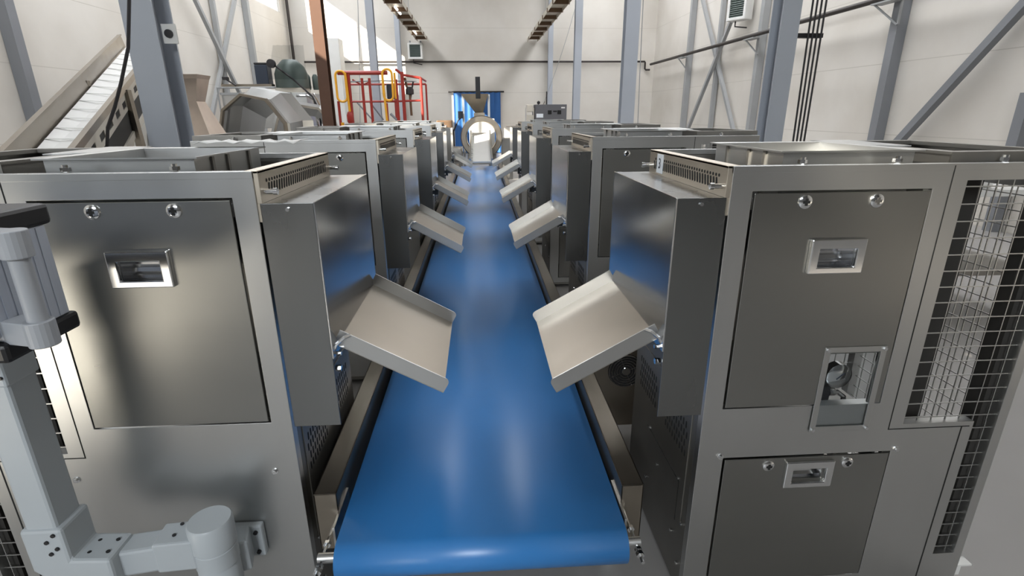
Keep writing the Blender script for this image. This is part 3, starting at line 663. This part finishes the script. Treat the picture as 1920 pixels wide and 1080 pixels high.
# ------------------------------------------------------------------ white inclined conveyor on the left
t = thing('inclined_conveyor', (0, 0, 0), 'inclined conveyor with white belt and slotted steel side on the left', 'conveyor')
BL, BR, TL, TR = Vector((-3.135, 3.8, 1.27)), Vector((-2.751, 3.8, 1.30)), Vector((-4.73, 8.0, 2.49)), Vector((-4.30, 8.0, 2.42))
dL = (BL-TL)*.24; BL = BL+dL; BR = BR+dL
mid0, mid1 = (BL+BR)/2, (TL+TR)/2
nrm = (TL-BL).cross(BR-BL).normalized(); nrm = nrm if nrm.z > 0 else -nrm
def qslab(b, p, th): b.hexa([q-nrm*th for q in p]+list(p))
b = MB(); qslab(b, [BL.lerp(BR, .08)-nrm*.05, BR.lerp(BL, .08)-nrm*.05, TR.lerp(TL, .08)-nrm*.05, TL.lerp(TR, .08)-nrm*.05], .01); b.build('white_belt', 'white', t)
for i in range(1, 20):
    k = i/20; p = BL.lerp(TL, k); q = BR.lerp(TR, k); MB().obox(p.lerp(q, .09)-nrm*.047, q.lerp(p, .09)-nrm*.047, .02, .004, nrm).build('cleat', 'white', t)
MB().obox(BL, TL, .02, .16, nrm).obox(BL+nrm*.08, TL+nrm*.08, .05, .012, nrm).build('left_side_plate', 'satin', t)
MB().obox(BR+nrm*.02, TR+nrm*.02, .05, .05, nrm).build('right_edge_rail', 'satin', t)
dd = (TR-BR); Ln = dd.length; dd.normalize(); dwn = Vector((0, 0, -1)); dwn = (dwn-dd*dwn.dot(dd)).normalized()
side = dd.cross(dwn).normalized()
b = MB()
def sl(b, s0, s1, h0, h1, th=.006):
    p = [BR+dd*s0+dwn*h0, BR+dd*s1+dwn*h0, BR+dd*s1+dwn*h1, BR+dd*s0+dwn*h1]
    b.hexa([q-side*th for q in p]+p)
sl(b, 0, Ln, .02, .07); sl(b, 0, Ln, .13, .17)
s0 = 0
while s0 < Ln:
    sl(b, s0, min(s0+.17, Ln), .07, .13); s0 += .34
b.build('slotted_side_plate', 'cream', t)
b = MB(); sl(b, 0, Ln, .06, .14, -.03); b.build('dark_slot_backing', 'inner', t)  # added dark sheet so the open slots read as shaded
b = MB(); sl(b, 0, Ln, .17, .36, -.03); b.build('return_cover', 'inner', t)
b = MB(); sl(b, 0, Ln, .36, .42, .02); b.build('lower_chord', 'cream', t)
for k in (.55, .8):
    p = BR+dd*Ln*k
    MB().obox(p+Vector((.02, 0, 0)), (p.x+.1, p.y, 0), .06, .06).build('leg', 'satin', t)
p = BL+(TL-BL)*.6; MB().obox(p, (p.x, p.y, 0), .05, .05).build('leg', 'satin', t)
p = BL+(TL-BL)*.2; MB().obox(p, (p.x, p.y, 0), .05, .05).build('leg', 'satin', t)
# machine bits behind the inclined conveyor
t = thing('side_machine', (-4.52, 6.9, 0), 'pale steel machine half hidden between the inclined conveyor and the blue column', 'machine')
MB().box(-.5, .05, 0, .7, 0, 1.50).build('body', 'cream', t, bevel=.01)
MB().box(-.02, .04, -.06, 0, .6, 1.55).build('post', 'dsteel', t)
MB().box(-.25, .25, -.1, 0, 1.50, 1.68).build('motor_box', 'white', t, bevel=.01)
MB().tube([(-.2, -.12, 1.65), (-.1, -.14, 1.5), (.1, -.14, 1.45), (.2, -.12, 1.55)], .012, 6).build('hose', 'cable', t, True)
t = thing('cone_hopper', (-3.72, 6.6, 0), 'grey sheet steel cone standing behind the nearest left column', 'hopper')
MB().lathe([(.36, .3), (.34, 1.0), (.12, 1.72), (.10, 1.72), (.10, .3)], (0, 0, 0), 'Z', 8).build('cone', 'steel', t)
MB().cyl((0, 0, 0), (0, 0, .3), .2, 12).build('base', 'dsteel', t)
b = MB().box(-.06, .06, -.02, .0, 0, .16).build('socket_box', 'white'); b.location = (-2.74, 5.36, 2.16)
b2 = MB().cyl((0, -.04, .08), (0, -.02, .08), .035, 16).build('socket_dial', 'rubber', b); tag(b, 'small socket box fixed to the right side of the nearest left column', 'socket')

# ------------------------------------------------------------------ octagonal drums
def octdrum(loc, rot, r0, r1, ln, m, label, seg=9, flare=True):
    t = thing('octagonal_drum', loc, label, 'drum', 'octagonal steel drums'); t.rotation_euler = (0, 0, rot)
    def ring(r, y): return [(r*math.cos(2*PI*(i+.5)/seg), y, loc_z+r*math.sin(2*PI*(i+.5)/seg)) for i in range(seg)]
    loc_z = 1.10
    ps = [(r0, 0), (r0, .12), (r1, ln*.35), (r1, ln*.7), (r0*.7, ln)]
    P = []; f = []
    for r, y in ps: P += ring(r, y)
    for k in range(len(ps)-1): f += [(k*seg+i, k*seg+(i+1) % seg, (k+1)*seg+(i+1) % seg, (k+1)*seg+i) for i in range(seg)]
    o = MB().add(P, f).build('drum_shell', m, t); so = o.modifiers.new('sheet', 'SOLIDIFY'); so.thickness = .012
    P = ring(r0+.015, -.03)+ring(r0+.015, .03)+ring(r0-.035, -.03)+ring(r0-.035, .03)
    f = []
    for i in range(seg):
        j = (i+1) % seg
        f += [(i, j, seg+j, seg+i), (2*seg+i, 3*seg+i, 3*seg+j, 2*seg+j), (i, 2*seg+i, 2*seg+j, j), (seg+i, seg+j, 3*seg+j, 3*seg+i)]
    MB().add(P, f).build('mouth_ring', 'satin', t)
    for x in (-.5, .5):
        for y in (ln*.25, ln*.8): MB().box(x-.04, x+.04, y-.04, y+.04, 0, .62).build('leg', 'dsteel', t)
    MB().box(-.55, .55, ln*.2, ln*.85, .38, .45).build('cradle', 'dsteel', t)
    return t
octdrum((-4.42, 11.0, 0), -.35, .84, .98, .95, 'steel', 'octagonal steel drum with wide open dark mouth, centre of the three on the left')
octdrum((-3.80, 12.25, 0), .25, .66, .74, .42, 'steel', 'octagonal steel drum with one pale shining facet, right of the open drum')
octdrum((-4.95, 9.1, 0), .40, .66, .76, .9, 'mirror', 'octagonal steel drum left of the open one, beside the blue column')
t = thing('copper_hopper', (-3.80, 7.7, 0), 'warm tinted flared hopper behind the nearest left column', 'hopper')
P = []; prof = [(.19, .19, 2.05), (.17, .17, 2.0), (.09, .12, 1.72), (.26, .26, 1.25), (.28, .28, .9)]
for hw, hd_, z in prof: P += [(-hw, -hd_, z), (hw, -hd_, z), (hw, hd_, z), (-hw, hd_, z)]
f = [(k*4+i, k*4+(i+1) % 4, k*4+4+(i+1) % 4, k*4+4+i) for k in range(4) for i in range(4)]
MB().add(P, f).build('hopper_shell', 'copper', t)
MB().box(-.24, .24, -.24, .24, 0, .9).build('base', 'dsteel', t)
# platform machine behind the drums
t = thing('platform_machine', (-5.05, 13.2, 0), 'steel deck with pipe rail carrying motors behind the octagonal drums', 'machine')
MB().box(-.70, 1.18, -.3, 1.0, 1.25, 2.02).build('tank', 'steel', t, bevel=.01)
MB().box(-.70, .85, -.36, -.30, 1.97, 2.02).build('rail', 'postl', t)
MB().tube([(-.72, -.40, 1.3), (-.72, -.40, 2.12), (.55, -.40, 2.12)], .022, 8).build('pipe_rail', 'postl', t, True)
MB().box(-.66, .44, -.30, -.1, 2.12, 2.2).build('deck', 'satin', t)
for x in (-.6, 1.1):
    for y in (-.2, .9): MB().box(x-.04, x+.04, y-.04, y+.04, 0, 1.25).build('leg', 'dsteel', t)
t = thing('motor_box', (-4.88, 13.2, 2.2), 'navy blue motor box standing on the steel deck', 'motor'); MB().box(-.14, .14, -.1, .2, 0, .42).build('casing', 'navy', t, bevel=.02)
MB().box(-.14, .14, -.1, .2, .42, .46).build('cap', 'rubber', t, bevel=.01)
t = thing('green_motor', (-4.25, 13.2, 2.02), 'rounded dark green tank beside the navy motor box', 'motor')
MB().lathe([(.36, 0), (.36, .30), (.30, .46), (.16, .60), (0, .62)], (0, 0, .1), 'Z', 24).build('tank_body', 'green', t, True)
MB().box(-.3, .3, -.3, .3, 0, .1).build('base', 'cream', t)
b = MB(); n = 14; pts = []
for i in range(n+1):
    x = -.42+.84*i/n; y = -.05+.05*math.sin(i*2.1)
    pts += [(x, y-.3, 0), (x*.8, y, .72)]
b.add(pts, [(2*i, 2*i+2, 2*i+3, 2*i+1) for i in range(n)])
b = b.build('plastic_sheet', 'film', None, True); b.location = (-4.15, 13.0, 2.28); tag(b, 'clear plastic sheet draped over the green tank', 'plastic sheet')
b = MB().tube([(0, 0, 0), (-.35, 0, .34), (-.75, 0, .66)], .02, 8).tube([(0, 0, 0), (.12, .0, -.3), (.12, 0, -1.3)], .02, 8).build('bent_hose', 'cable', None, True); b.location = (-3.70, 12.72, 1.93); tag(b, 'bent black hose beside the brown column', 'hose')
b = MB().lathe([(0, 0), (.09, .01), (.09, .09), (0, .1)], (0, 0, 0), 'Y', 14).build('spray_head', 'cable', None, True); b.location = (-4.47, 12.6, 2.60); tag(b, 'round black spray head at the end of the bent hose', 'spray head')
for k, x in enumerate((-4.20, -4.02, -3.84)):
    b = MB().lathe([(.06, 0), (.07, .04), (.07, .28), (.04, .34), (0, .35)], (0, 0, 0), 'Z', 14).build('air_filter', 'green', None, True); b.location = (x, 13.6, 2.10)
    tag(b, ('leftmost', 'middle', 'rightmost')[k]+' of the three small green filter bowls left of the brown column', 'filter', 'green filter bowls')
t = thing('pipe_frame', (-3.75, 12.9, 0), 'bright bent steel frame between the drums and the brown column', 'frame')
MB().tube([(-.35, 0, 1.95), (-.1, 0, 1.95), (.02, 0, 1.85), (.06, 0, 1.2), (.06, 0, 0)], .03, 8).tube([(.12, .1, 0), (.12, .1, 1.7), (0, .1, 2.0)], .025, 8).build('frame_tube', 'chrome', t, True)
b = MB().box(-.06, .06, -.04, .04, 0, .06).cyl((0, 0, .02), (.2, 0, -.12), .02, 8).build('valve_lever', 'cable', None, True); b.location = (-5.55, 12.8, 2.28); tag(b, 'small black valve lever on the pipe rail of the deck', 'valve')

# ------------------------------------------------------------------ red access platform
PX0, PX1, PY, PYB = -3.45, -1.38, 14.0, 15.3
t = thing('access_platform', (PX0, PY, 0), 'red tubular access platform with yellow gates beside the brown column', 'platform')
wd = PX1-PX0
def rt(name, pts, r, m): return MB().tube(pts, r, 8).build(name, m, t, True)
for x, zt2 in ((0.0, 1.85), (.30, 2.52), (.62, 2.38), (.80, 2.38), (1.17, 1.8), (1.44, 2.35), (1.60, 2.52), (2.05, 2.38)):
    rt('post', [(x, 0, 0), (x, 0, zt2)], .042 if x in (.30, 1.44, 1.60) else .034, 'red')
for x in (0.0, 1.2, 2.05): rt('post', [(x, PYB-PY, 0), (x, PYB-PY, 2.3)], .025, 'red')
rt('top_rail', [(.05, 0, 2.50), (1.25, 0, 2.50)], .05, 'red')
rt('top_rail', [(1.45, 0, 2.58), (1.62, 0, 2.45), (2.05, 0, 2.38)], .03, 'red')
rt('side_rail', [(2.05, 0, 2.38), (2.05, PYB-PY, 2.38)], .025, 'red')
rt('rear_rail', [(0, PYB-PY, 2.3), (2.05, PYB-PY, 2.3)], .025, 'red')
rt('mid_rail', [(.30, 0, 1.84), (1.35, 0, 1.84), (2.05, 0, 1.86)], .025, 'red')
rt('mid_rail', [(.30, 0, 2.30), (1.0, 0, 2.32), (2.0, 0, 2.30)], .014, 'post')
rt('stay', [(.45, 0, 1.82), (.80, 0, 1.4)], .018, 'post'); rt('stay', [(.75, .1, 1.82), (1.05, .1, 1.4)], .018, 'post'); rt('stay', [(1.25, 0, 1.55), (1.6, 0, 1.2)], .03, 'post')
def gate(x0, x1, z0, z1):
    r = .11; pts = []
    for cx, cz, a0 in ((x1-r, z1-r, 0), (x0+r, z1-r, 90), (x0+r, z0+r, 180), (x1-r, z0+r, 270)):
        for i in range(5): a_ = math.radians(a0+22.5*i); pts.append((cx+r*math.cos(a_), -.05, cz+r*math.sin(a_)))
    MB().tube(pts, .028, 8, True).build('yellow_gate', 'yellow', t, True)
gate(.0, .24, 1.84, 2.54); gate(1.13, 1.36, 1.86, 2.58)
rt('yellow_post', [(.24, -.05, 2.5), (.26, -.05, 1.8), (.28, -.05, 1.0)], .03, 'yellow'); rt('yellow_post', [(1.13, -.05, 2.5), (1.17, -.05, 1.0)], .028, 'yellow'); rt('yellow_post', [(1.42, -.02, 2.5), (1.42, -.02, 1.9)], .028, 'yellow')
rt('yellow_post', [(.06, -.05, 1.35), (.06, -.05, 0)], .04, 'yellow')
MB().box(0, 2.05, 0, PYB-PY, .95, 1.02).build('deck', 'dsteel', t)
MB().box(1.18, 1.36, .1, .3, 1.9, 2.25).build('control_box', 'navy', t, bevel=.02)
MB().lathe([(0, 0), (.10, .03), (.10, .14), (.06, .2), (0, .2)], (1.75, .1, 1.98), 'Z', 14).build('winch', 'cable', t, True)
rt('hose', [(1.65, .1, 2.4), (1.68, .1, 2.2), (1.75, .1, 2.05), (1.76, .1, 1.5)], .03, 'motor'); rt('hose', [(1.85, .1, 2.3), (1.80, .1, 2.1), (1.76, .1, 1.9)], .02, 'cable')
rt('hose', [(.38, .05, 2.35), (.6, .05, 2.22), (.8, .05, 2.3)], .02, 'red')
MB().lathe([(.05, 0), (.08, .05), (.08, .2), (.05, .28), (0, .3)], (.26, -.05, 1.32), 'Z', 12).build('jack', 'red', t, True)
t = thing('white_cabinet', (-4.95, 19.8, 0), 'tall white cabinet standing behind the red access platform', 'cabinet')
MB().box(-.35, .35, -.3, .3, 0, 3.95).build('casing', 'white', t, bevel=.01); MB().box(-.3, .3, -.31, -.3, .3, 3.3).build('door', 'white', t)

# ------------------------------------------------------------------ things behind the right mesh
t = thing('bench_machine', (3.3, 3.9, 0), 'cream and steel bench machine seen through the mesh of the nearest right machine', 'machine')
MB().box(-.5, .9, -.3, .5, .95, 1.0).build('worktop', 'white', t, bevel=.005)
MB().box(-.35, .0, -.2, .2, 1.0, 1.28).build('head', 'white', t, bevel=.02)
MB().box(.1, .5, -.2, .2, 1.0, 1.22).build('head', 'white', t, bevel=.02)
MB().cyl((-.2, -.25, 1.22), (.5, -.25, 1.22), .03, 12).build('roller', 'motor', t, True)
MB().lathe([(.16, .55), (.2, .62), (.2, .84), (.14, .95)], (.05, 0, 0), 'Z', 18).build('motor', 'dsteel', t, True)
MB().box(-.5, .9, -.3, .5, .35, .40).build('shelf', 'dsteel', t)
for x in (-.47, .87):
    for y in (-.27, .47): MB().box(x-.025, x+.025, y-.025, y+.025, 0, .95).build('leg', 'dsteel', t)
